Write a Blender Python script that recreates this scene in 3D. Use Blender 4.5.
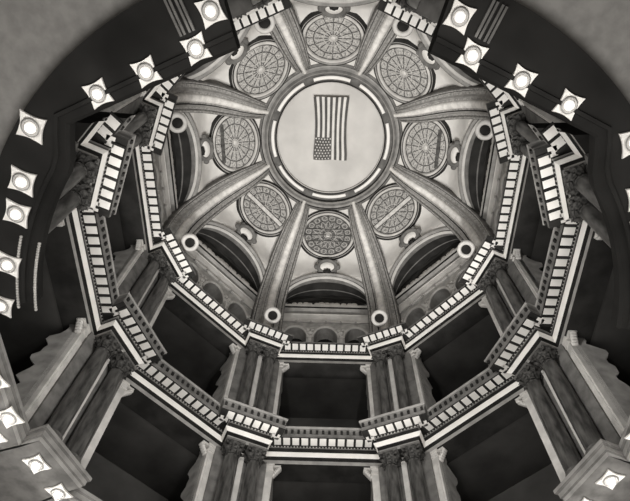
import bpy, math, random
from mathutils import Vector, Matrix
random.seed(7)
R = math.radians
PI = math.pi
SC = bpy.context.scene
COL = SC.collection
for o in list(bpy.data.objects):
    bpy.data.objects.remove(o)

# ------------------------------------------------------------------ camera
PITCH, ROLL, YAW = R(58.076), R(1.976), R(-0.586)
CAM = Vector((-0.047, -10.297, 0.0))
F = Vector((math.sin(YAW) * math.cos(PITCH), math.cos(YAW) * math.cos(PITCH), math.sin(PITCH)))
RT = Vector((math.cos(YAW), -math.sin(YAW), 0))
UP = RT.cross(F)
R2 = RT * math.cos(ROLL) + UP * math.sin(ROLL)
U2 = -RT * math.sin(ROLL) + UP * math.cos(ROLL)
cd = bpy.data.cameras.new('camera')
cam = bpy.data.objects.new('camera', cd)
COL.objects.link(cam)
m = Matrix((R2, U2, -F)).transposed().to_4x4()
m.translation = CAM
cam.matrix_world = m
cd.sensor_fit = 'HORIZONTAL'
cd.sensor_width = 36
cd.lens = 591.55 / 630 * 36
cd.shift_x = -(321.337 - 315) / 630
cd.shift_y = (345.084 - 250.5) / 630
cd.clip_end = 500
SC.camera = cam

# ------------------------------------------------------------------ light
w = bpy.data.worlds.new('world')
SC.world = w
w.use_nodes = True
w.node_tree.nodes['Background'].inputs[0].default_value = (1, .96, .9, 1)
w.node_tree.nodes['Background'].inputs[1].default_value = 0.25
SC.view_settings.view_transform = 'Standard'
SC.view_settings.look = 'None'
SC.view_settings.gamma = 1
SC.view_settings.exposure = 0
WARM = (1, .985, .95)


def lamp(name, loc, energy, kind='POINT', size=.3, rot=(0, 0, 0), shape=None, sy=None):
    l = bpy.data.lights.new(name, kind)
    l.energy = energy
    l.color = WARM
    if kind == 'AREA':
        l.shape = shape or 'DISK'
        l.size = size
        if sy:
            l.size_y = sy
    else:
        l.shadow_soft_size = size
    o = bpy.data.objects.new(name, l)
    COL.objects.link(o)
    o.location = loc
    o.rotation_euler = rot
    return o


# added upward area fill, standing in for light reflected off the floor
lamp('added_floor_fill', (0, 0, -1.2), 2700, 'AREA', 17, (PI, 0, 0))
# added unseen spots below, aimed straight up to brighten the dome
for x, y in ((0, 3), (2.6, -1.5), (-2.6, -1.5)):
    sp = lamp('added_dome_spot', (x, y, -1.1), 21000, 'SPOT', .8, (PI, 0, 0))
    sp.data.spot_size = R(34)
    sp.data.spot_blend = .35

# added unseen spots above the near gallery, brightening upright faces of the far storeys
for x, y, tx, ty, tz, e in ((-4.4, -8.7, 5, 8, 24, 3800), (4.4, -8.7, -5, 8, 24, 3800), (-6.6, -7.2, 10, 1, 24, 2600), (6.6, -7.2, -10, 1, 24, 2600)):
    sp = lamp('hidden_fill_spot', (x, y, 17.2), e, 'SPOT', .5)
    sp.rotation_euler = (Vector((tx, ty, tz)) - Vector((x, y, 17.2))).to_track_quat('-Z', 'Y').to_euler()
    sp.data.spot_size = R(80)
    sp.data.spot_blend = .7

# ------------------------------------------------------------------ materials
MATS = {}


def mat(name, v, rough=.75, var=.12, scale=1.5, emit=0, tint=(1, .962, .915), detail=4, stretch=None, ramp=None, metal=0):
    if name in MATS:
        return MATS[name]
    mt = bpy.data.materials.new(name)
    mt.use_nodes = True
    nt = mt.node_tree
    b = nt.nodes['Principled BSDF']
    tc = nt.nodes.new('ShaderNodeTexCoord')
    n = nt.nodes.new('ShaderNodeTexNoise')
    n.inputs['Scale'].default_value = scale
    n.inputs['Detail'].default_value = detail
    src = tc.outputs['Object']
    if stretch:
        mp = nt.nodes.new('ShaderNodeMapping')
        mp.inputs['Scale'].default_value = stretch
        nt.links.new(src, mp.inputs[0])
        src = mp.outputs[0]
    nt.links.new(src, n.inputs['Vector'])
    cr = nt.nodes.new('ShaderNodeValToRGB')
    lo, hi = v * (1 - var), min(1, v * (1 + var))
    cr.color_ramp.elements[0].position = (ramp or (.35, .65))[0]
    cr.color_ramp.elements[1].position = (ramp or (.35, .65))[1]
    cr.color_ramp.elements[0].color = (lo * tint[0], lo * tint[1], lo * tint[2], 1)
    cr.color_ramp.elements[1].color = (hi * tint[0], hi * tint[1], hi * tint[2], 1)
    nt.links.new(n.outputs['Fac'], cr.inputs[0])
    nt.links.new(cr.outputs[0], b.inputs['Base Color'])
    b.inputs['Roughness'].default_value = rough
    b.inputs['Metallic'].default_value = metal
    b.inputs['Specular IOR Level'].default_value = .05 if v < .2 and rough > .4 else .3
    if emit:
        nt.links.new(cr.outputs[0], b.inputs['Emission Color'])
        b.inputs['Emission Strength'].default_value = emit
    MATS[name] = mt
    return mt


white = mat('white_plaster', .86, var=.05)
pale = mat('pale_plaster', .62, var=.12)
mid = mat('grey_plaster', .34, var=.18, scale=2)
dim = mat('dull_plaster', .17, var=.25, scale=2)
dark = mat('dark_tone', .03, var=.3, scale=1)
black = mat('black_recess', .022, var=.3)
marble = mat('veined_marble', .075, rough=.3, var=.65, scale=1.6, stretch=(3, 3, .7), detail=8)
gilt = mat('dark_gilding', .07, rough=.5, var=.6, scale=9)
revm = mat('reveal_cloth', .36, var=.3, scale=1.3)
pilm = mat('pale_pilaster', .62, var=.22, scale=1.1)
ribm = mat('rib_stucco', .36, var=.35, scale=7, detail=8)
ribl = mat('rib_spine', .88, var=.14, scale=3)
canvas = mat('oculus_canvas', .66, var=.1, scale=.5, detail=9)
bulbm = mat('bulb_glass', .9, var=.02, emit=.7)
slotm = mat('cove_glow', .9, var=.05, emit=.12)
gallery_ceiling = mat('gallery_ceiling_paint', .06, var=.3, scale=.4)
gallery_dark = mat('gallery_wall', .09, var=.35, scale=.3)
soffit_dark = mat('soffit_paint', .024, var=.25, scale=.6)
outer = mat('vestibule_plaster', .3, var=.12, scale=3, detail=8)


# ------------------------------------------------------------------ mesh helper
def pol(r, a, z, t=0.0):
    a = R(a)
    return Vector((r * math.sin(a) + t * math.cos(a), r * math.cos(a) - t * math.sin(a), z))


class MB:
    def __init__(s):
        s.v, s.f, s.m, s.sm = [], [], [], []

    def add(s, vs, fs, mi=0, smooth=False):
        k = len(s.v)
        s.v += [tuple(v) for v in vs]
        for f in fs:
            s.f.append([i + k for i in f])
            s.m.append(mi)
            s.sm.append(smooth)

    def quad(s, a, b, c, d, mi=0, smooth=False):
        s.add([a, b, c, d], [(0, 1, 2, 3)], mi, smooth)

    def box(s, c, ax, ay, az, mi=0):
        """centre and three half-axis vectors"""
        c, ax, ay, az = map(Vector, (c, ax, ay, az))
        vs = [c + ax * i + ay * j + az * k for k in (-1, 1) for j in (-1, 1) for i in (-1, 1)]
        s.add(vs, [(0, 2, 3, 1), (4, 5, 7, 6), (0, 1, 5, 4), (2, 6, 7, 3), (0, 4, 6, 2), (1, 3, 7, 5)], mi)

    def abox(s, x0, x1, y0, y1, z0, z1, mi=0):
        s.box(((x0 + x1) / 2, (y0 + y1) / 2, (z0 + z1) / 2), ((x1 - x0) / 2, 0, 0), (0, (y1 - y0) / 2, 0), (0, 0, (z1 - z0) / 2), mi)

    def grid(s, rows, mi=0, closed=False, smooth=True, mrow=None):
        """rows: list of equal-length point lists"""
        n = len(rows[0])
        k = len(s.v)
        for r in rows:
            s.v += [tuple(p) for p in r]
        for i in range(len(rows) - 1):
            for j in range(n if closed else n - 1):
                j2 = (j + 1) % n
                s.f.append([k + i * n + j, k + i * n + j2, k + (i + 1) * n + j2, k + (i + 1) * n + j])
                s.m.append(mrow(i, j) if mrow else mi)
                s.sm.append(smooth)

    def lathe(s, c, prof, n=20, mi=0, X=None, Y=None, Z=None, smooth=True, mrow=None, sx=1, sy=1):
        X = X or Vector((1, 0, 0)); Y = Y or Vector((0, 1, 0)); Z = Z or Vector((0, 0, 1))
        c = Vector(c)
        rows = [[c + X * (r * sx * math.cos(2 * PI * i / n)) + Y * (r * sy * math.sin(2 * PI * i / n)) + Z * z for i in range(n)] for r, z in prof]
        s.grid(rows, mi, True, smooth, mrow)

    def tube(s, pts, rad, n=6, mi=0, closed=False):
        pts = [Vector(p) for p in pts]
        rows = []
        N = len(pts)
        for i, p in enumerate(pts):
            if closed:
                t = pts[(i + 1) % N] - pts[i - 1]
            else:
                t = pts[min(i + 1, N - 1)] - pts[max(i - 1, 0)]
            t.normalize()
            u = t.orthogonal() if abs(t.z) > .99 else t.cross(Vector((0, 0, 1)))
            u.normalize()
            q = t.cross(u)
            rr = rad[i] if isinstance(rad, list) else rad
            rows.append([p + u * (rr * math.cos(2 * PI * j / n)) + q * (rr * math.sin(2 * PI * j / n)) for j in range(n)])
        if closed:
            rows.append(rows[0])
        s.grid(rows, mi, True)
        if not closed:
            k = len(s.v)
            s.add(rows[0], [list(range(n))], mi)
            s.add(rows[-1], [list(range(n))], mi)

    def build(s, name, mats, parent=None, off=None):
        me = bpy.data.meshes.new(name)
        vs = [tuple(Vector(v) - off) for v in s.v] if off is not None else s.v
        me.from_pydata(vs, [], s.f)
        if not isinstance(mats, (list, tuple)):
            mats = [mats]
        for q in mats:
            me.materials.append(q)
        me.polygons.foreach_set('material_index', s.m)
        me.polygons.foreach_set('use_smooth', s.sm)
        me.update()
        o = bpy.data.objects.new(name, me)
        COL.objects.link(o)
        if parent:
            o.parent = parent
        return o


def tag(o, label=None, cat=None, group=None, kind=None):
    if label: o['label'] = label
    if cat: o['category'] = cat
    if group: o['group'] = group
    if kind: o['kind'] = kind
    return o


def struct(o, label=None):
    return tag(o, label=label, kind='structure')


def empty(name, loc):
    o = bpy.data.objects.new(name, None)
    COL.objects.link(o)
    o.location = loc
    o.empty_display_size = .2
    return o


ALL_KIDS = {}


def kids(o):
    return [c for c in bpy.data.objects if c.parent == o]


def copy_tree(o, parent=None):
    ks = kids(o)
    c = o.copy()
    COL.objects.link(c)
    if o.name in BASE0: BASE0[c.name] = BASE0[o.name]
    if parent: c.parent = parent
    for k in ks:
        copy_tree(k, c)
    return c


BASE0 = {}


def spin(o, az):
    """turn a canonical (azimuth 0) thing to azimuth az about the rotunda axis"""
    a = R(az)
    key = o.name.split('.')[0]
    if o.name in BASE0:
        x, y, z = BASE0[o.name]
    else:
        x, y, z = o.location
        BASE0[o.name] = (x, y, z)
    o.location = (x * math.cos(a) + y * math.sin(a), -x * math.sin(a) + y * math.cos(a), z)
    o.rotation_euler = (0, 0, -a)
    return o


POS = {0: 'bottom centre bay', 45: 'lower right bay', 90: 'right side bay', 135: 'upper right bay', 180: 'topmost bay',
       -135: 'upper left bay', -90: 'left side bay', -45: 'lower left bay'}
PPOS = {-22.5: 'pier bottom left of centre', 22.5: 'pier bottom right of centre', -67.5: 'lower left pier', 67.5: 'lower right pier',
        -112.5: 'upper left pier', 112.5: 'upper right pier', -157.5: 'topmost left pier', 157.5: 'topmost right pier'}
BAYS = [0, 45, 90, 135, 180, -135, -90, -45]
PIERS = [-22.5, 22.5, -67.5, 67.5, -112.5, 112.5, -157.5, 157.5]


# ------------------------------------------------------------------ structure
def ring_path(A, P, wd):
    """plan polygon going by increasing azimuth; returns pts and owner tags of each edge"""
    pts, own = [], []
    s, c = math.sin(R(22.5)), math.cos(R(22.5))
    rq = (A - (wd) * s) / c
    n = 0
    for k in range(8):
        th = 22.5 + 45 * k
        pts += [pol(rq, th, 0, -wd), pol(P, th, 0, -wd), pol(P, th, 0, wd), pol(rq, th, 0, wd)]
        own += [('p', k), ('p', k), ('p', k), ('b', (k + 1) % 8)]
    return pts, own


def offset(pts, e):
    """move every edge of the closed polygon inward (towards the axis) by e, mitred"""
    n = len(pts)
    nor = []
    for i in range(n):
        d = pts[(i + 1) % n] - pts[i]
        d.normalize()
        nor.append(Vector((d.y, -d.x, 0)))   # clockwise path: inward is to the right
    out = []
    for i in range(n):
        a, b = nor[i - 1], nor[i]
        k = 1 + a.dot(b)
        out.append(pts[i] + (a + b) * (e / max(k, .2)))
    return out


ENT_MATS = [pale, white, mid, dim, dark, black]  # light and shade on the moulding faces is put into these colours
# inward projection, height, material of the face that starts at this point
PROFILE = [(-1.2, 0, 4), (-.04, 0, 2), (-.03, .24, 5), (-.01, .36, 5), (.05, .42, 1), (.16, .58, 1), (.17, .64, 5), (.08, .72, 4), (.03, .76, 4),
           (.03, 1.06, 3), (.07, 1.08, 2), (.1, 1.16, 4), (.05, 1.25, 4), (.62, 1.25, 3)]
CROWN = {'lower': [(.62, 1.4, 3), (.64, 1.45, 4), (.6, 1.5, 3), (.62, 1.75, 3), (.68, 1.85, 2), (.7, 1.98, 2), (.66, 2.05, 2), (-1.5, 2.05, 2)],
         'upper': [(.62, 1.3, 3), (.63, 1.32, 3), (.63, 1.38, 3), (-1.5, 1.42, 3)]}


def entablature(z0, A, P, wd, level, nn):
    pts, own = ring_path(A, P, wd)
    n = len(pts)
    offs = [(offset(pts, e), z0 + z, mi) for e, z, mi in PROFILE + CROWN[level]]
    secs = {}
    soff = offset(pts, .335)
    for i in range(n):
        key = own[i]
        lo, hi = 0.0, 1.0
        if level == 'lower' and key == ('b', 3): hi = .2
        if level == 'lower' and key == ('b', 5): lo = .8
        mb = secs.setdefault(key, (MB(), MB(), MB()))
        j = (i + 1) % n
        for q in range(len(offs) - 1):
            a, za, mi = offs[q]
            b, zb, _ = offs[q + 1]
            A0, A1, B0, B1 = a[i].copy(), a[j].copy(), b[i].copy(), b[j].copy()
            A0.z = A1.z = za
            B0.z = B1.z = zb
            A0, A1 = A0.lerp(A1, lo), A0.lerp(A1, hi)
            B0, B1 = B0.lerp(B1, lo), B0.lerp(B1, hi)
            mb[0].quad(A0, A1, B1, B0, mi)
        # coffer squares and modillion blocks on the cornice soffit
        if lo > 0 or hi < 1:      # closed end of the short stub next to the entrance gallery
            u = hi if hi < 1 else lo
            cap = []
            for pp, zz, _ in offs:
                c_ = pp[i].lerp(pp[j], u); c_.z = zz
                cap.append(c_)
            mb[0].add(cap, [list(range(len(cap)))], 4)
        p, q = soff[i].lerp(soff[j], lo), soff[i].lerp(soff[j], hi)
        L = (q - p).length
        d = (q - p).normalized()
        inn = Vector((d.y, -d.x, 0))
        cnt = max(1, round(L / .475))
        prev_c = own[i - 1] != key
        if L < 1.2 and key[0] == 'p':
            cnt = 1 if L > .35 else 0
            L = min(L, .5)
            cnt and mb[1].box(p + (q - p) * .5 + Vector((0, 0, z0 + 1.235)), d * (.17), inn * .2, Vector((0, 0, .015)))
            continue
        stp = L / cnt
        for c in range(cnt):
            pc = p + d * ((c + .5) * stp)
            mb[1].box(pc + Vector((0, 0, z0 + 1.235)), d * (stp * .37), inn * .225, Vector((0, 0, .015)))
        for c in range(cnt + 1):
            pc = p + d * (c * stp)
            mb[2].box(pc + Vector((0, 0, z0 + 1.2)), d * .045, inn * .27, Vector((0, 0, .05)))
        # small drop ornaments along the crown moulding
        pf, qf = offset(pts, .66)[i].lerp(offset(pts, .66)[j], lo), offset(pts, .66)[i].lerp(offset(pts, .66)[j], hi)
        Lf = (qf - pf).length
        m_ = int(Lf / .31) if level == 'lower' else 0
        for c in range(m_):
            pc = pf + (qf - pf) * ((c + .5) / m_)
            mb[2].box(pc + Vector((0, 0, z0 + 1.62)), d * .06, inn * .04, Vector((0, 0, .1)))
        # fine bead course under the coffers
        pf, qf = offset(pts, .09)[i].lerp(offset(pts, .09)[j], lo), offset(pts, .09)[i].lerp(offset(pts, .09)[j], hi)
        m_ = int((qf - pf).length / .16)
        for c in range(m_):
            pc = pf + (qf - pf) * ((c + .5) / m_)
            mb[2].box(pc + Vector((0, 0, z0 + 1.12)), d * .045, inn * .045, Vector((0, 0, .035)))
    for (kd, k), (a, b, c) in secs.items():
        if level == 'lower' and (kd, k) in (('p', 3), ('p', 4), ('b', 4)):
            continue   # the lower gallery is open over the entrance, where the viewer stands
        o = a.build('trim_%d' % nn, ENT_MATS)
        if kd == 'b':
            az = ((45 * k + 180) % 360) - 180
            az = 180 if az == -180 else az
            lab = '%s moulded cornice with a row of bright square coffers, %s' % (level, POS[az])
        else:
            az = ((22.5 + 45 * k + 180) % 360) - 180
            lab = '%s cornice block breaking forward over paired columns, %s' % (level, PPOS[az])
        struct(o, lab)
        p_ = b.build('coffer_panels', white, o)
        p_['label'] = 'bright square coffer panels'
        c.build('modillions', dark, o)
        nn += 1
    return nn


ZL, AL, PL, WL = 21.5, 9.98, 9.53, 1.03
ZU, AU, PU, WU = 30.72, 10.12, 9.75, .98
nn = entablature(ZL, AL, PL, WL, 'lower', 1)
nn = entablature(ZU, AU, PU, WU, 'upper', nn)


def octring(mb, prof, mi=0, azs=None, step=45, ph=22.5):
    """profile of (apothem, z) swept round the octagon"""
    c = math.cos(R(22.5))
    for k in range(8):
        a0, a1 = ph + 45 * k - 45, ph + 45 * k
        for (r0, z0), (r1, z1) in zip(prof, prof[1:]):
            mb.quad(pol(r0 / c, a0, z0), pol(r0 / c, a1, z0), pol(r1 / c, a1, z1), pol(r1 / c, a0, z1), mi)


# gallery back walls, ceilings
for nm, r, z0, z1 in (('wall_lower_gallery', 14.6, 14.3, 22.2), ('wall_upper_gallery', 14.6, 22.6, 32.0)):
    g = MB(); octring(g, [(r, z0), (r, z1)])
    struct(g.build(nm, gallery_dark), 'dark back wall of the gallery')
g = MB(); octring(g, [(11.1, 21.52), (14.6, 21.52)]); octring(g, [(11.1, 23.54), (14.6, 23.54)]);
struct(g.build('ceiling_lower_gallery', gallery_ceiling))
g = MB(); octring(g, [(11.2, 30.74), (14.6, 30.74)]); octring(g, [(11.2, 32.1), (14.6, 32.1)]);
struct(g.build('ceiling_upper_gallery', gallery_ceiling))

# pier bodies (wall masses behind the columns) with splayed reveals to the bays
def pier_wall(th, z0, z1, A, P, hw, nm, pil_w=.62):
    mb = MB()
    # core behind columns
    rb = P + .72
    mb.box(pol(rb + .9, th, (z0 + z1) / 2), pol(.9, th, 0), pol(0, th, 0, 1.3) - pol(0, th, 0), Vector((0, 0, (z1 - z0) / 2)), 0)
    # pale strip between the columns
    mb.box(pol(rb - .03, th, (z0 + z1) / 2), pol(.06, th, 0), pol(0, th, 0, .13), Vector((0, 0, (z1 - z0) / 2)), 1)
    return struct(mb.build(nm, [dim, pale]))


wi = 1
for th in PIERS:
    if abs(th) < 150:
        pier_wall(th, 14.9 if abs(th) < 100 else 16.56, ZL + .02, AL, PL, 0, 'wall_pier_%d' % wi); wi += 1
    pier_wall(th, 23.5, ZU + .02, AU, PU, 0, 'wall_pier_%d' % wi); wi += 1


# pilasters with reveals: a thing per opening side
def pilaster(z0, z1, A, h, name, sgn):
    """canonical azimuth 0, sgn +-1; parts: face, reveal, bracket"""
    base = Vector((sgn * (h + .3), A + .25, z0))
    root = empty(name, base)
    f = MB()
    x0, x1 = sorted((sgn * h, sgn * (h + .85)))
    f.abox(x0, x1, A + .12, A + .5, z0, z1 - .02, 0)
    f.abox(x0 + .1, x1 - .1, A + .09, A + .13, z0 + .6, z1 - .9, 0)
    f.build('shaft', pilm, root, base)
    c = MB()
    c.abox(x0 - .04, x1 + .04, A + .06, A + .52, z1 - .42, z1 - .34, 0)
    c.abox(x0 - .06, x1 + .06, A + .03, A + .54, z1 - .12, z1, 0)
    c.abox(x0, x1, A + .08, A + .5, z1 - .34, z1 - .12, 0)
    c.build('capital', pale, root, base)
    b = MB()
    b.abox(x0 - .05, x1 + .05, A + .05, A + .55, z0, z0 + .35, 0)
    b.build('base', pilm, root, base)
    # reveal with a scalloped, drapery-like rear edge
    rv = MB()
    N = 28
    r1, r2 = [], []
    rr = random.Random(int(z0) + int(sgn))
    for i in range(N + 1):
        z = z0 + (z1 - z0) * i / N
        dep = 1.25 + .16 * math.sin(i * 1.15) + rr.uniform(-.1, .1) - .5 * max(0, (i - N + 4) / 4)
        r1.append((Vector((sgn * h, A + .3, z)), Vector((sgn * h, A + dep, z)), Vector((sgn * (h + .12), A + dep, z)), Vector((sgn * (h + .12), A + .3, z))))
    rv.grid([list(q) for q in r1], 0, True, False)
    rv.build('reveal_drape', revm, root, base)
    k = MB()   # scrolled corbel under the lintel
    for q in range(5):
        s_ = .34
        k.lathe((sgn * (h - .02 - .07 * (4 - q)), A + .3, z1 - .12 - .11 * q + 0), [(.001, -.14), (.08, -.14), (.1, -.08), (.1, .08), (.08, .14), (.001, .14)], 10, 0, Vector((1, 0, 0)), Vector((0, 0, 1)), Vector((0, 1, 0)))
    k.abox(min(sgn * (h - .36), sgn * h), max(sgn * (h - .36), sgn * h), A + .12, A + .48, z1 - .1, z1 - .02)
    k.build('corbel', pale, root, base)
    return root


for lev, z0, z1, A, h in (('lower', 14.95, ZL, AL, 2.4), ('upper', 23.55, ZU, AU, 2.6)):
    for sgn, sd in ((-1, 'left'), (1, 'right')):
        proto = pilaster(z0, z1, A, h, 'pilaster', sgn)
        for n_, az in enumerate(BAYS):
            if lev == 'lower' and abs(az) > 120: continue
            o = proto if n_ == 0 else copy_tree(proto)
            tag(o, 'pale flat pilaster on the %s jamb of the %s opening, %s' % (sd, lev, POS[az]), 'pilaster', '%s storey pilasters' % lev)
            if n_: spin(o, az)


# ------------------------------------------------------------------ columns
def SIDE(th, sgn):
    dx, dy = math.cos(R(th)) * sgn, -math.sin(R(th)) * sgn
    if abs(dx) > .7: return 'right one' if dx > 0 else 'left one'
    return 'lower one' if dy > 0 else 'upper one'


def column(z0, z1, rad):
    root = empty('column', (0, 0, z0))
    b = MB(); H = z1 - z0
    b.abox(-rad * 1.4, rad * 1.4, -rad * 1.4, rad * 1.4, 0, .16)
    b.lathe((0, 0, 0), [(rad * 1.35, .16), (rad * 1.42, .22), (rad * 1.35, .3), (rad * 1.12, .33), (rad * 1.12, .38), (rad * 1.2, .43), (rad * 1.05, .5)], 20)
    b.build('base', dim, root)
    s = MB()
    s.lathe((0, 0, 0), [(rad, .48), (rad * 1.01, H * .3), (rad * .96, H * .6), (rad * .86, H - .86)], 20)
    s.build('shaft', marble, root)
    c = MB()
    c.lathe((0, 0, 0), [(rad * .86, H - .9), (rad * 1.0, H - .86), (rad * .88, H - .82), (rad * .92, H - .5), (rad * 1.1, H - .25), (rad * 1.45, H - .12)], 16)
    for row, (zz, rr, ln) in enumerate(((H - .8, rad * .95, .34), (H - .56, rad * 1.0, .36))):
        for i in range(8):
            a = 2 * PI * (i + .5 * row) / 8
            d = Vector((math.cos(a), math.sin(a), 0)); t = Vector((-math.sin(a), math.cos(a), 0))
            P = [Vector((0, 0, zz)) + d * rr, Vector((0, 0, zz + ln * .6)) + d * (rr + .05), Vector((0, 0, zz + ln)) + d * (rr + .16), Vector((0, 0, zz + ln * .82)) + d * (rr + .24)]
            W = [.1, .12, .09, .02]
            c.grid([[p - t * w_, p + d * .03, p + t * w_] for p, w_ in zip(P, W)])
    for i in range(4):
        a = PI / 4 + i * PI / 2
        d = Vector((math.cos(a), math.sin(a), 0)); t = Vector((-math.sin(a), math.cos(a), 0))
        c.lathe(Vector((0, 0, H - .2)) + d * rad * 1.5, [(.001, -.05), (.1, -.05), (.1, .05), (.001, .05)], 10, 0, d, Vector((0, 0, 1)), t)
    co = c.build('capital', gilt, root)
    ab = MB()
    ab.abox(-rad * 1.4, rad * 1.4, -rad * 1.4, rad * 1.4, H - .1, H)
    ab.build('abacus', dim, co)
    return root


for lev, z0, z1, P, tt, rad in (('lower', 14.95, ZL, PL, .56, .34), ('upper', 23.56, ZU, PU, .53, .31)):
    proto = column(z0, z1, rad)
    first = True
    for th in PIERS:
        if abs(th) > 150 and lev == 'lower':
            continue
        for sgn in (-1, 1):
            o = proto if first else copy_tree(proto)
            first = False
            p = pol(P + .36, th, z0, sgn * tt)
            o.location = p
            o.rotation_euler = (0, 0, -R(th))
            if lev == 'lower' and abs(th) > 100:
                o.location.z = 16.56
                o.scale = (1, 1, (z1 - 16.56) / (z1 - z0))
            tag(o, 'dark marble %s column, %s of the pair on the %s' % (lev, SIDE(th, sgn), PPOS[th]), 'column', 'paired marble columns of the %s storey' % lev)

# ------------------------------------------------------------------ lower ledge / first floor soffit
mb = MB()
pts, own = ring_path(AL, PL, WL)
prof = [(-6, 14.38, 0), (.1, 14.38, 1), (.15, 14.5, 2), (.2, 14.55, 1), (.2, 14.75, 2), (.28, 14.8, 1), (.28, 14.95, 2), (-1.6, 14.95, 0)]
offs = [(offset(pts, e) if e > -3 else [p * 1.45 for p in pts], z, mi) for e, z, mi in prof]
for i in range(len(pts)):
    mid_az = math.degrees(math.atan2((pts[i] + pts[(i + 1) % 32]).x, (pts[i] + pts[(i + 1) % 32]).y))
    if abs(mid_az) > 95: continue
    j = (i + 1) % 32
    for q in range(len(offs) - 1):
        a, za, mi = offs[q]; b, zb, _ = offs[q + 1]
        A0, A1, B0, B1 = a[i].copy(), a[j].copy(), b[i].copy(), b[j].copy()
        A0.z = A1.z = za; B0.z = B1.z = zb
        mb.quad(A0, A1, B1, B0, mi)
struct(mb.build('trim_%d' % nn, [dim, mid, dim]), 'pale moulded ledge under the lower columns'); nn += 1

# ------------------------------------------------------------------ near coffered gallery band
GZ = 16.0
azs = [x * 2.5 for x in range(int(98 / 2.5), int(262 / 2.5) + 1)]


def rin(az, ap=8.98):
    k = round((az - 22.5) / 45) * 45 + 22.5
    if abs(az - 180) > 45:
        return 9.1 + (ap / math.cos(R(22.5)) - 9.1) * max(0, 1 - (abs(az - 180) - 45) / 6)
    return ap / math.cos(R(az - k))


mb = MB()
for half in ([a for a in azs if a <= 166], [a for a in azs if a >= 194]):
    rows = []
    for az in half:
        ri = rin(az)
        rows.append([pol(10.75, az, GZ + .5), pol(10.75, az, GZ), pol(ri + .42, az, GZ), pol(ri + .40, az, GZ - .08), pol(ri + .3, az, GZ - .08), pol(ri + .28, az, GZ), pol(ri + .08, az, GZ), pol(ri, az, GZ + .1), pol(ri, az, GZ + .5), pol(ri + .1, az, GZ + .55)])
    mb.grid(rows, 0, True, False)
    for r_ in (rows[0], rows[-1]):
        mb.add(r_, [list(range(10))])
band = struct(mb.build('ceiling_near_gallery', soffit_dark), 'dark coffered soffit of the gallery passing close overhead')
bd = MB()
for az in [98 + .55 * i for i in range(int(164 / .55))]:
    if az < 247: continue
    for dr in (.0, .52):
        bd.lathe(pol(rin(az) + dr + .02, az, GZ - .02), [(.001, -.05), (.045, -.03), (.045, .03), (.001, .05)], 6)
tag(bd.build('bead_moulding', pale, band), 'bright bead moulding')

mb = MB()
rows = [[pol(r, az, GZ + .35) for r in (10.7, 16, 24)] for az in [90 + 5 * i for i in range(37)]]
mb.grid(rows, 0, False, False)
struct(mb.build('ceiling_vestibule', outer), 'plain grey plaster ceiling beyond the gallery')


# coffers with lamps
def coffer(name='coffer_lamp'):
    root = empty(name, (0, 0, 0))
    f = MB(); s = .3
    # concave pillow panel
    N = 8; out = []
    for k in range(4):
        a0 = PI / 4 + k * PI / 2; a1 = a0 + PI / 2
        p0 = Vector((math.cos(a0), math.sin(a0), 0)) * s * 1.414; p1 = Vector((math.cos(a1), math.sin(a1), 0)) * s * 1.414
        for i in range(N):
            u = i / N
            p = p0.lerp(p1, u); inn = -((p0 + p1) / 2).normalized() * (.045 * math.sin(PI * u))
            out.append(p + inn)
    n = len(out)
    f.grid([[p + Vector((0, 0, 0)) for p in out], [p * .97 + Vector((0, 0, -.05)) for p in out], [p * .45 + Vector((0, 0, -.05)) for p in out]], 0, True, False)
    f.build('panel', white, root)
    r = MB()
    r.lathe((0, 0, 0), [(.2, -.05), (.21, -.09), (.17, -.11), (.13, -.07)], 20)
    ro = r.build('ring', mid, root)
    b = MB()
    b.lathe((0, 0, 0), [(.13, -.05), (.13, -.1), (.1, -.17), (.05, -.21), (.001, -.22)], 16)
    b.build('bulb', bulbm, ro)
    return root


proto = coffer()
first = True


def put_coffer(p, rot, lab, grp, energy=6, scale=1):
    global first
    o = proto if first else copy_tree(proto)
    first = False
    o.location = p
    o.rotation_euler = (0, 0, rot)
    o.scale = (scale, scale, scale)
    tag(o, lab, 'coffer lamp', grp)
    if energy:
        lamp('coffer_bulb_light', Vector(p) + Vector((0, 0, -.45)), energy, 'POINT', .12)


ORD = ['first', 'second', 'third', 'fourth', 'fifth', 'sixth']
for sd, sn in ((-1, 'left'), (1, 'right')):
    for q, t in enumerate((.25, -1.15, -2.55)):
        # t measured from the side's middle, positive towards the top of the picture
        p = pol(9.36, sd * 157.5, GZ - .02, sd * t)
        put_coffer(p, -R(sd * 157.5), 'square lit coffer with bulb, %s from top on the upper %s dark band' % (ORD[q], sn), 'lamps of the near gallery band')
    put_coffer(pol(9.95, sd * 157.5, GZ - .02, sd * .95), -R(sd * 157.5), 'square lit coffer cut by the upper edge, upper %s' % sn, 'lamps of the near gallery band', 4)
    for q, t in enumerate((3.3, 1.75, .75, -.95, -2.45)):
        p = pol(9.85, sd * 112.5, GZ - .02, sd * t)
        put_coffer(p, -R(sd * 112.5), 'square lit coffer with bulb, %s down the %s edge' % (ORD[q], sn), 'lamps of the near gallery band', 5, 1.15)
    for q, (x, y) in enumerate(((9.95, .2), (9.85, 1.6), (9.45, 3.55), (9.0, 4.85), (10.6, 2.4))):
        put_coffer((sd * x, y, 14.36), -R(sd * 67.5), 'square coffer with bulb under the lower %s ledge, %s in its row' % (sn, ORD[q]), 'lamps under the first floor ledge', 14, 1.15)

# beams with panel mouldings between coffers on the near band
for sd in (-1, 1):
    m_ = MB()
    for dt in (.0, .1, .24, .34):
        p = pol(10.15, sd * 157.5, GZ - .05, sd * (.05 + dt))
        m_.box(p, pol(.42, sd * 157.5, 0), pol(0, sd * 157.5, 0, .03), Vector((0, 0, .04)))
    tag(m_.build('panel_moulding', dim, band), 'striped panel mouldings')

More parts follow.
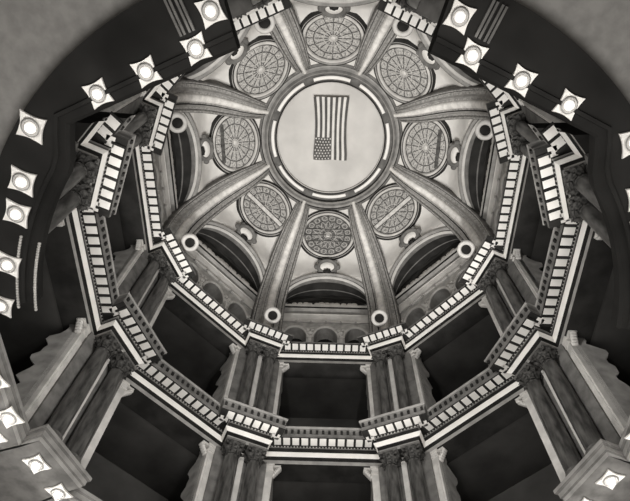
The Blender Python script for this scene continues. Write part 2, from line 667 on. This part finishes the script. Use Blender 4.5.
# ------------------------------------------------------------------ attic arcade above the upper cornice
ZA = ZU + 1.42
attic_stone = mat('attic_stone', .45, var=.2, scale=3)
attic_mats = [attic_stone, pale, black, mid, white]
NARCH = 3


def attic():
    mb = MB()
    A = 10.42
    hw = 4.0
    z1 = 36.15
    cx = [-2.1, 0, 2.1]
    ra, zb, zs = .8, 33.45, 34.1
    # wall with openings: vertical strips
    xs = sorted(set([-hw, hw] + [round(c + ra * math.cos(PI * i / 12), 4) for c in cx for i in range(13)]))
    def topof(x):
        for c in cx:
            if abs(x - c) <= ra + 1e-6:
                return zs + 1.4 * math.sqrt(max(0, 1 - ((x - c) / ra) ** 2))
        return None
    for a, b in zip(xs, xs[1:]):
        m_ = (a + b) / 2
        if topof(m_) is None:
            mb.quad((a, A, ZA), (b, A, ZA), (b, A, z1), (a, A, z1), 0)
        else:
            ta, tb = topof(a), topof(b)
            mb.quad((a, A, ta), (b, A, tb), (b, A, z1), (a, A, z1), 0)
            mb.quad((a, A, ta), (b, A, tb), (b, A + .9, tb), (a, A + .9, ta), 3)
            mb.quad((a, A, ZA), (b, A, ZA), (b, A, zb), (a, A, zb), 0)
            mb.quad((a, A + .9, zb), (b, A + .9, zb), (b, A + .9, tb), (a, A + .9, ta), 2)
    for c in cx:   # archivolt
        rows = []
        for i in range(17):
            a = PI * i / 16
            ca, sa = math.cos(a), math.sin(a)
            rows.append([Vector((c + ra * k * ca, A - dd, zs + 1.4 * k * sa)) for k, dd in ((1, 0), (1.0, .07), (1.12, .09), (1.2, .03), (1.2, 0))])
        mb.grid(rows, 1)
    for c in (-3.15, -1.05, 1.05, 3.15):   # carved spandrel ornaments
        for dx, dz, s_ in ((0, 1.75, .2), (-.16, 2.1, .13), (.16, 2.1, .13), (0, 1.3, .14), (0, .9, .1)):
            mb.lathe((c + dx, A - .02, ZA + .9 + dz), [(s_, 0), (s_ * .8, -.09), (.001, -.12)], 10, 1, Vector((1, 0, 0)), Vector((0, 0, 1)), Vector((0, 1, 0)))
        mb.abox(c - .1, c + .1, A - .08, A, ZA, ZA + 2.2, 1)
    for x in (-3.9 + i * .0 for i in range(1)):
        pass
    # frieze bands (x half, y, z)
    prof = [(A, z1, 3), (A - .12, z1, 1), (A - .12, z1 + .12, 3), (A - .05, z1 + .2, 0), (A - .0, z1 + .3, 1), (A - .12, z1 + 1.0, 1), (A - .16, z1 + 1.05, 3), (A + .02, z1 + 1.1, 3), (A + .02, z1 + 1.6, 3), (A - .22, z1 + 1.8, 2), (A - .3, z1 + 1.9, 1), (A - .32, z1 + 2.2, 1), (A - .25, z1 + 2.3, 3), (A + .5, z1 + 2.35, 3)]
    for (r0, a0, mi), (r1, a1, _) in zip(prof, prof[1:]):
        mb.quad((-hw, r0, a0), (hw, r0, a0), (hw, r1, a1), (-hw, r1, a1), mi)
    for i in range(5):    # little pendants on the frieze
        x = -2.1 + 1.05 * i
        mb.lathe((x, A - .15, z1 - .1), [(.001, -.12), (.09, 0), (.001, .22)], 8, 3)
    return mb


n_ = 0
for az in BAYS:
    mb = attic()
    if n_ == 0:
        att0 = mb.build('trim_%d' % nn, attic_mats); att = att0
    else:
        att = att0.copy(); COL.objects.link(att); att.name = 'trim_%d' % nn
        spin(att, az)
    struct(att, 'attic wall with three small dark arches above the upper cornice, %s' % POS[az])
    nn += 1; n_ += 1

# ------------------------------------------------------------------ dome shell
SP = [(37.6, 10.25), (38.6, 10.15), (39.6, 9.75), (40.9, 9.0), (42.1, 8.86), (43.2, 8.5), (44.0, 7.0), (44.85, 5.3), (45.55, 4.85), (46.2, 4.75)]   # z, r at bay centre


def shell(s):
    i = min(int(s), len(SP) - 2); u = s - i
    return SP[i][0] * (1 - u) + SP[i + 1][0] * u, SP[i][1] * (1 - u) + SP[i + 1][1] * u


def shell_at_z(z):
    for (z0, r0), (z1, r1) in zip(SP, SP[1:]):
        if z0 <= z <= z1:
            return r0 + (r1 - r0) * (z - z0) / (z1 - z0)
    return SP[0][1] if z < SP[0][0] else SP[-1][1]


ZSPR, LH, LW = 38.55, 2.15, 3.3


def lun(phi, k=1.0, dr=0.0):
    x = LW * k * math.cos(phi); z = ZSPR + LH * k * math.sin(phi)
    return Vector((x, shell_at_z(z) + dr, z))


for n_, az in enumerate(BAYS):
    if n_ == 0:
        mb = MB()
        # region above the lunette arch: fan from the arch curve to the upper edge of the bay sector
        top = 46.2
        NS = 40
        rows = []
        arch = [lun(PI - PI * i / NS) for i in range(NS + 1)]
        levels = [0, .06, .12, .2, .3, .4, .5, .6, .7, .8, .9, 1.0]
        for i, p in enumerate(arch):
            phi = PI - PI * i / NS
            # azimuth target at the top circle
            azt = -22.5 + 45 * i / NS
            col = []
            for l in levels:
                z = p.z + (top - p.z) * l
                rc = shell_at_z(z)
                azb = math.degrees(math.atan2(p.x, p.y))
                azz = azb * (1 - l ** .8) + azt * l ** .8
                kz = min(1, max(0, (45.2 - z) / 2.5))
                r_ = rc * (1 - kz) + rc / math.cos(R(azz)) * kz
                col.append(pol(r_, azz, z))
            rows.append(col)
        mb.grid(rows, 0)
        # sides: from arch to rib line
        for sg in (-1, 1):
            rws = []
            for i in range(0, 13):
                phi = (PI / 2) * i / 12
                p = lun(phi); p.x *= sg
                q = pol(shell_at_z(p.z) / math.cos(R(22.5)), 22.5 * sg, p.z)
                rws.append([p, p.lerp(q, .5), q])
            mb.grid(rws, 0)
        # up to vertices for upper part
        for sg in (-1, 1):
            rws = []
            for z in (40.9, 41.5, 42.1, 42.7, 43.2, 43.6, 44, 44.4, 44.85, 45.2, 45.55, 46.2):
                rc = shell_at_z(z)
                kz = min(1, max(0, (45.2 - z) / 2.5))
                def pt(a):
                    return pol(rc * (1 - kz) + rc / math.cos(R(a)) * kz + .02, a, z)
                rws.append([pt(sg * a) for a in (0, 4, 8, 12, 16, 22.6)])
            mb.grid(rws, 0)
        sh0 = sh = mb.build('ceiling_dome_1', white)
    else:
        sh = sh0.copy(); COL.objects.link(sh); sh.name = 'ceiling_dome_%d' % (n_ + 1)
        spin(sh, az)
    struct(sh, 'white dome panel between two ribs, %s' % POS[az])


# lunettes: archivolt, soffit, tympanum
def lunette():
    base = Vector((0, 10.2, ZSPR - .05))
    root = empty('lunette', base)
    N = 36
    ty = MB()
    rows = []
    for k in (0.02, .35, .7, 1.0):
        rows.append([Vector((LW * k * math.cos(PI * i / N), 10.75 - .3 * k * math.sin(PI * i / N), ZSPR + LH * .97 * k * math.sin(PI * i / N))) for i in range(N + 1)])
    ty.grid(rows, 0)
    ty.build('tympanum', tymp, root, base)
    so = MB()
    rows = []
    for k, mi in ((0, 0), (.12, 1), (.2, 2), (.5, 0), (.58, 1), (.66, 0), (1, 0)):
        rr = []
        for i in range(N + 1):
            a = lun(PI * i / N)
            b = Vector((LW * math.cos(PI * i / N), 10.6, ZSPR + LH * .97 * math.sin(PI * i / N)))
            p = a.lerp(b, k)
            if mi == 1: p = p - Vector((0, 0, .06))
            rr.append(p)
        rows.append(rr)
    so.grid(rows, 0, False, True, lambda i, j: (1, 1, 0, 0, 1, 0)[i])
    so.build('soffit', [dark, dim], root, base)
    ar = MB()
    rows = []
    prof = [(.99, .0), (.985, -.12), (1.02, -.16), (1.03, -.14), (1.04, -.08), (1.06, -.1), (1.08, -.22), (1.11, -.24), (1.13, -.14), (1.16, .05)]
    for i in range(N + 1):
        rows.append([lun(PI * i / N, k, dr) for k, dr in prof])
    ar.grid(rows, 0, False, True, lambda i, j: (1, 1, 0, 2, 2, 0, 0, 2, 2)[j])
    ar.build('archivolt', [mid, pale, dark], root, base)
    # scrolled crest along the sill
    cr = MB()
    rr = random.Random(3)
    x = -2.35
    while x < 2.35:
        s_ = .16 + .1 * rr.random()
        cr.lathe((x, 10.25, ZSPR - .02 + s_ * .5), [(.001, -.06), (s_, -.05), (s_, .05), (.001, .06)], 9, 0, Vector((1, 0, 0)), Vector((0, 0, 1)), Vector((0, 1, 0)))
        x += .3 + .22 * rr.random()
    cr.build('sill_cresting', white, root, base)
    return root


tymp = mat('tympanum_painting', .055, var=.5, scale=.8, stretch=(1, 1, 4), detail=5)
proto = lunette()
for n_, az in enumerate(BAYS):
    o = proto if n_ == 0 else copy_tree(proto)
    if n_: spin(o, az)
    tag(o, 'dark arched lunette with moulded frame, %s' % POS[az], 'lunette', 'lunettes around the dome')

# ------------------------------------------------------------------ ribs
RIB = [(10.2, 32.6, 1.1), (10.35, 34.5, 1.1), (10.35, 36.6, 1.08), (10.15, 38.4, 1.05), (9.5, 40.0, 1.02), (8.6, 41.5, .98), (7.6, 42.55, .92), (6.6, 43.35, .82), (5.7, 44.2, .66), (5.1, 45.0, .54), (4.85, 45.4, .45)]


def catmull(pts, n):
    out = []
    for i in range(len(pts) - 1):
        p0 = pts[max(i - 1, 0)]; p1 = pts[i]; p2 = pts[i + 1]; p3 = pts[min(i + 2, len(pts) - 1)]
        for k in range(n):
            t = k / n
            out.append(tuple(.5 * (2 * b + (c - a) * t + (2 * a - 5 * b + 4 * c - d) * t * t + (3 * b - a - 3 * c + d) * t ** 3) for a, b, c, d in zip(p0, p1, p2, p3)))
    out.append(pts[-1])
    return out


def rib():
    base = Vector((0, 10.2, 32.6))
    root = empty('dome_rib', base)
    path = catmull(RIB, 4)
    # cross-section: (t fraction, lift towards the interior)
    body = [(-1, -1.4), (-1, -.05), (-.93, .02), (-.86, .02), (-.82, -.1), (-.78, -.1), (-.6, -.02), (-.5, .1), (-.42, .1), (-.38, .0), (0, .0), (.38, .0), (.42, .1), (.5, .1), (.6, -.02), (.78, -.1), (.82, -.1), (.86, .02), (.93, .02), (1, -.05), (1, -1.4)]
    bm = [0, 0, 1, 1, 3, 1, 2, 2, 3, 1, 1, 3, 2, 2, 1, 3, 1, 1, 0, 0]
    sp = [(-.24, .0), (-.23, .12), (-.13, .2), (0, .23), (.13, .2), (.23, .12), (.24, .0)]
    b, s = MB(), MB()
    rb, rs = [], []
    for i, (r, z, w_) in enumerate(path):
        a = path[max(i - 1, 0)]; c = path[min(i + 1, len(path) - 1)]
        t = Vector((0, c[0] - a[0], c[1] - a[1])).normalized()
        nrm = Vector((0, -t.z, t.y))     # towards the interior (down / in)
        if nrm.y > 0 and nrm.z > 0: nrm = -nrm
        dep = 1.0 if z < 40 else max(.25, 1 - (z - 40) * .2)
        rb.append([Vector((u * w_, r, z)) + nrm * (h if h > -1 else h * dep) for u, h in body])
        rs.append([Vector((u * w_, r, z)) + nrm * h for u, h in sp])
    b.grid(rb, 0, False, False, lambda i, j: bm[j])
    s.grid(rs, 0)
    b.f.append(list(range(len(body)))); b.m.append(1); b.sm.append(False)
    b.build('body', [dim, ribm, mid, dark], root, base)
    s.build('spine', ribl, root, base)
    # leaf crest at the base of the spine
    return root


proto = rib()
for n_, th in enumerate(PIERS):
    o = proto if n_ == 0 else copy_tree(proto)
    spin(o, th)
    tag(o, 'tapering stucco dome rib with bright spine, rising from the %s' % PPOS[th], 'dome rib', 'ribs of the dome')


# round bosses at rib feet
def boss():
    base = Vector((0, 9.0, 33.35))
    root = empty('round_boss', base)
    Z = Vector((0, -.38, -.92)).normalized(); X = Vector((1, 0, 0)); Y = Z.cross(X)
    r = MB()
    r.lathe(base, [(.3, .0), (.3, .1), (.36, .17), (.46, .17), (.54, .08), (.54, -.15)], 28, 0, X, Y, Z)
    r.build('rim', pale, root, base)
    d = MB()
    d.lathe(base, [(.31, .02), (.2, -.04), (.001, -.06)], 24, 0, X, Y, Z)
    d.build('eye', black, root, base)
    k = MB()
    k.lathe(base + Vector((0, .12, .25)), [(.001, -.1), (.16, 0), (.13, .5), (.001, .9)], 10)
    k.build('finial', mid, root, base)
    return root


proto = boss()
for n_, th in enumerate(PIERS):
    o = proto if n_ == 0 else copy_tree(proto)
    spin(o, th)
    tag(o, 'pale ring boss with dark eye at the rib foot, %s' % PPOS[th], 'boss', 'ring bosses at the rib feet')

# ------------------------------------------------------------------ roses
glass_b = mat('rose_glass_bright', .44, var=.5, scale=9, detail=6)  # brightness of the light behind each rose is put into its glass colour
glass_m = mat('rose_glass_mid', .34, var=.6, scale=9, detail=6)
glass_d = mat('rose_glass_dark', .2, var=.7, scale=9, detail=6)
lead = mat('rose_tracery', .1, var=.4, scale=5)
leadl = mat('rose_tracery_pale', .62, var=.2, scale=5)

RC = Vector((0, 6.86, 43.8))
RZ = Vector((0, -(44.85 - 43.2), -(8.45 - 5.3))).normalized()   # normal, facing down and inward
RX = Vector((1, 0, 0)); RY = RZ.cross(RX) * .83


def rose(glass, bars):
    root = empty('rose_window', RC)
    r0 = 1.88
    g = MB()
    g.lathe(RC, [(.001, .0), (r0 * .5, .0), (r0, .0)], 48, 0, RX, RY, RZ, False)
    g.build('glass', glass, root, RC)
    t = MB()
    def P(r, a, h=.03):
        return RC + RX * (r * math.cos(a)) + RY * (r * math.sin(a)) + RZ * h
    for i in range(16):
        a = 2 * PI * i / 16
        t.tube([P(.3, a), P(1.78, a)], .024, 4, 0)
        # petal loops near the rim
        c_r, pr = 1.55, .2
        t.tube([P(c_r + 0, a + PI / 16) + (RX * math.cos(a + PI / 16 + q) + RY * math.sin(a + PI / 16 + q)) * pr for q in [2 * PI * j / 10 for j in range(10)]], .026, 4, 1, True)
        t.tube([P(.62, a), P(.95, a + PI / 16), P(1.3, a)], .02, 4, 1)
        t.tube([P(.62, a), P(.95, a - PI / 16), P(1.3, a)], .02, 4, 1)
    for rr in (.28, .62, 1.3, 1.8):
        t.tube([P(rr, 2 * PI * j / 40) for j in range(40)], .03, 4, 1 if rr < 1 else 0, True)
    t.lathe(RC, [(.001, .1), (.16, .08), (.2, .02)], 16, 1, RX, RY, RZ)
    t.build('tracery', [lead, leadl], root, RC)
    f = MB()
    f.lathe(RC, [(r0 - .02, -.02), (r0, .16), (r0 + .06, .2), (r0 + .14, .18), (r0 + .18, .1)], 56, 0, RX, RY, RZ)
    f.build('rim', pale, root, RC)
    f = MB()
    f.lathe(RC, [(r0 + .17, .1), (r0 + .2, .05), (r0 + .26, .05), (r0 + .29, .14), (r0 + .34, .14), (r0 + .37, .04), (r0 + .48, .04), (r0 + .5, -.3)], 56, 0, RX, RY, RZ, True, lambda i, j: 0 if i in (2, 3) else 1)
    fo = f.build('frame', [mid, dark], root, RC)
    if bars:
        b = MB()
        for (yy, hw, mi) in bars:
            ln = math.sqrt(max(.1, 1.8 ** 2 - yy ** 2)) * .97
            b.box(RC + RY * yy + RZ * .09, RX * ln, RY * hw, RZ * .03, mi)
            if mi == 0:
                for s_ in (-1, 1):
                    b.box(RC + RY * (yy + s_ * (hw + .04)) + RZ * .09, RX * ln, RY * .025, RZ * .04, 1)
        b.build('catwalk', [leadl, lead], root, RC)
    return root


# +RY direction sign check: RY should point outward-down (towards larger r) or inward
rb = [(-.1, .16, 0)]
protos = {'b': rose(glass_b, None), 'm': rose(glass_m, rb), 'd': rose(glass_d, [(.55, .03, 1), (-.55, .03, 1), (.0, .03, 1)]), 's': rose(glass_b, [(-1.15, .15, 1)])}
used = set()
desc = {'b': 'bright wheel tracery', 'm': 'a pale bar across its middle', 'd': 'darker glass crossed by thin bars', 's': 'bright glass and a dark bar near its outer edge'}
rp = {0: 'directly below the oculus', 45: 'lower right of the oculus', 90: 'right of the oculus', 135: 'upper right of the oculus', 180: 'directly above the oculus', -135: 'upper left of the oculus', -90: 'left of the oculus', -45: 'lower left of the oculus'}
for az in BAYS:
    k = {0: 'd', 45: 'm', -45: 'm', 90: 's', -90: 's'}.get(az, 'b')
    o = protos[k] if k not in used else copy_tree(protos[k])
    if k not in used:
        used.add(k)
    else:
        pass
    spin(o, az)
    tag(o, 'round rose window with %s, %s' % (desc[k], rp[az]), 'rose window', 'rose windows of the dome')


# cartouches
def cartouche():
    base = Vector((0, 8.62, 41.75))
    root = empty('cartouche', base)
    Z = Vector((0, -.72, -.69)).normalized(); X = Vector((1, 0, 0)); Y = Z.cross(X)
    m_ = MB()
    m_.lathe(base, [(.001, .1), (.36, .1), (.44, .0)], 28, 0, X, Y, Z, True, None, 1.25, .85)
    m_.build('medallion', white, root, base)
    f = MB()
    f.lathe(base, [(.44, .0), (.5, .16), (.58, .2), (.66, .14), (.68, -.1)], 28, 0, X, Y, Z, True, None, 1.2, .9)
    for s_ in (-1, 1):
        f.lathe(base + X * (s_ * .82) + Y * .0, [(.001, .16), (.13, .14), (.2, .02), (.2, -.1)], 12, 0, X, Y, Z)
        f.lathe(base + X * (s_ * .6) + Y * .42, [(.001, .16), (.1, .14), (.16, .02), (.16, -.1)], 12, 0, X, Y, Z)
        f.lathe(base + X * (s_ * .6) - Y * .42, [(.001, .16), (.1, .14), (.16, .02), (.16, -.1)], 12, 0, X, Y, Z)
    f.build('frame', dim, root, base)
    k = MB()
    for dx, dy, s_ in ((0, -.1, .2), (-.17, -.02, .12), (.17, -.02, .12), (0, .04, .1)):
        k.lathe(base + Vector((dx, .12, -.5 + dy)), [(.001, .2), (s_ * .8, .12), (s_, 0), (s_, -.1)], 12, 0, X, Y, Z)
    k.build('carved_mask', dark, root, base)
    return root


proto = cartouche()
for n_, az in enumerate(BAYS):
    o = proto if n_ == 0 else copy_tree(proto)
    if n_: spin(o, az)
    tag(o, 'oval cartouche with a bright centre between lunette and rose window, %s' % POS[az], 'cartouche', 'cartouches above the lunettes')

# ------------------------------------------------------------------ oculus
o = MB()
ZO = 45.6
o.lathe((0, 0, 0), [(5.35, ZO - .5), (5.3, ZO - .72), (5.12, ZO - .74), (5.08, ZO - .6), (4.95, ZO - .6), (4.85, ZO - .78), (4.68, ZO - .8), (4.6, ZO - .62), (4.62, ZO - .1), (4.1, ZO - .1), (4.08, ZO - .3), (3.98, ZO - .32), (3.93, ZO - .2), (3.95, ZO)], 96, 0, mrow=lambda i, j: (0, 2, 1, 0, 0, 2, 0, 1, 2, 2, 1, 3, 2, 3)[i])
struct(o.build('trim_%d' % nn, [mid, dark, dim, pale]), 'round moulded ring of the oculus'); nn += 1
o = MB()
o.lathe((0, 0, 0), [(.001, ZO), (2, ZO), (3.97, ZO)], 96, 0, smooth=False)
struct(o.build('ceiling_oculus', canvas), 'pale round canvas closing the oculus')
pr = None
for n_, az in enumerate(BAYS):
    if pr is None:
        base = Vector((0, 4.35, ZO - .3))
        s = MB()
        rows = []
        for i in range(17):
            a = -17.5 + 35 * i / 16
            rows.append([pol(4.16, a, ZO - .3), pol(4.2, a, ZO - .38), pol(4.36, a, ZO - .38), pol(4.42, a, ZO - .3), pol(4.36, a, ZO - .22), pol(4.2, a, ZO - .22)])
        s.grid(rows, 0, True)
        s.add(rows[0], [range(6)]); s.add(rows[-1], [range(6)])
        pr = s.build('cove_light', slotm, None, base)
        pr.location = base
        c = pr
    else:
        c = pr.copy(); COL.objects.link(c); c.location = base; spin(c, az)
    tag(c, 'glowing white curved cove light on the oculus ring, segment %s' % {0: 'nearest the bottom rose window', 45: 'facing the lower right rose window', 90: 'facing the right rose window', 135: 'facing the upper right rose window', 180: 'facing the top rose window', -135: 'facing the upper left rose window', -90: 'facing the left rose window', -45: 'facing the lower left rose window'}[az], 'cove light', 'cove lights of the oculus ring')

# ------------------------------------------------------------------ flag
FZ = 44.9
FB = Vector((0, -.8, FZ))
fr = empty('flag', FB)
HW, HL = 1.28, 2.2
nS = 13


def fpt(u, v, dz=0):
    """u 0..1 across stripes (left to right), v 0..1 from near (top of picture) to far end"""
    pinch = 1 - .1 * math.sin(PI * min(1, v * 1.1)) - .03 * v
    x = .0 + (u - .5) * 2 * HW * pinch + .12 * (u < .5) * 0
    z = FZ + .09 * math.sin(u * 9 + v * 3) + .05 * math.sin(v * 7) + dz
    return Vector((x, -HL + 2 * HL * v - .85, z))


stm = mat('flag_white', .8, var=.06)
str_ = mat('flag_red', .11, var=.15)
cant = mat('flag_blue', .13, var=.2)
fm = MB()
NU, NV = 52, 40
rows = [[fpt(i / NU, j / NV) for j in range(NV + 1)] for i in range(NU + 1)]
fm.grid(rows, 0, False, True, lambda i, j: 0 if (i * nS // NU) % 2 == 0 else 1)
o = fm.build('striped_field', [str_, stm], fr, FB)
cm = MB()
rows = [[fpt(i / NU, j / NV, -.03) for j in range(25, NV + 1)] for i in range(0, 29)]
cm.grid(rows, 0)
rows = [[fpt(i / NU, j / NV, .03) for j in range(25, NV + 1)] for i in range(0, 29)]
cm.grid(rows, 0)
for r_ in range(8):
    for c_ in range(6):
        if (r_ % 2) and c_ == 5: continue
        u = (c_ + .5 + (.5 if r_ % 2 else 0)) / 6 * (28 / NU)
        v = (25 + (r_ + .5) / 8 * 15) / NV
        p = fpt(u, v, -.05)
        vs = []
        for q in range(10):
            a = PI / 2 + q * PI / 5
            rr = .075 if q % 2 == 0 else .032
            vs.append(p + Vector((rr * math.cos(a), rr * math.sin(a), 0)))
        cm.add(vs, [list(range(10))], 1)
cm.build('starred_canton', [cant, stm], fr, FB)
tag(fr, 'striped flag with starred canton hanging under the pale oculus disc', 'flag')

# ------------------------------------------------------------------ hall floor, below the camera
mb = MB()
mb.abox(-24, 24, -24, 24, -1.8, -1.6)
struct(mb.build('floor', pale), 'hall floor')
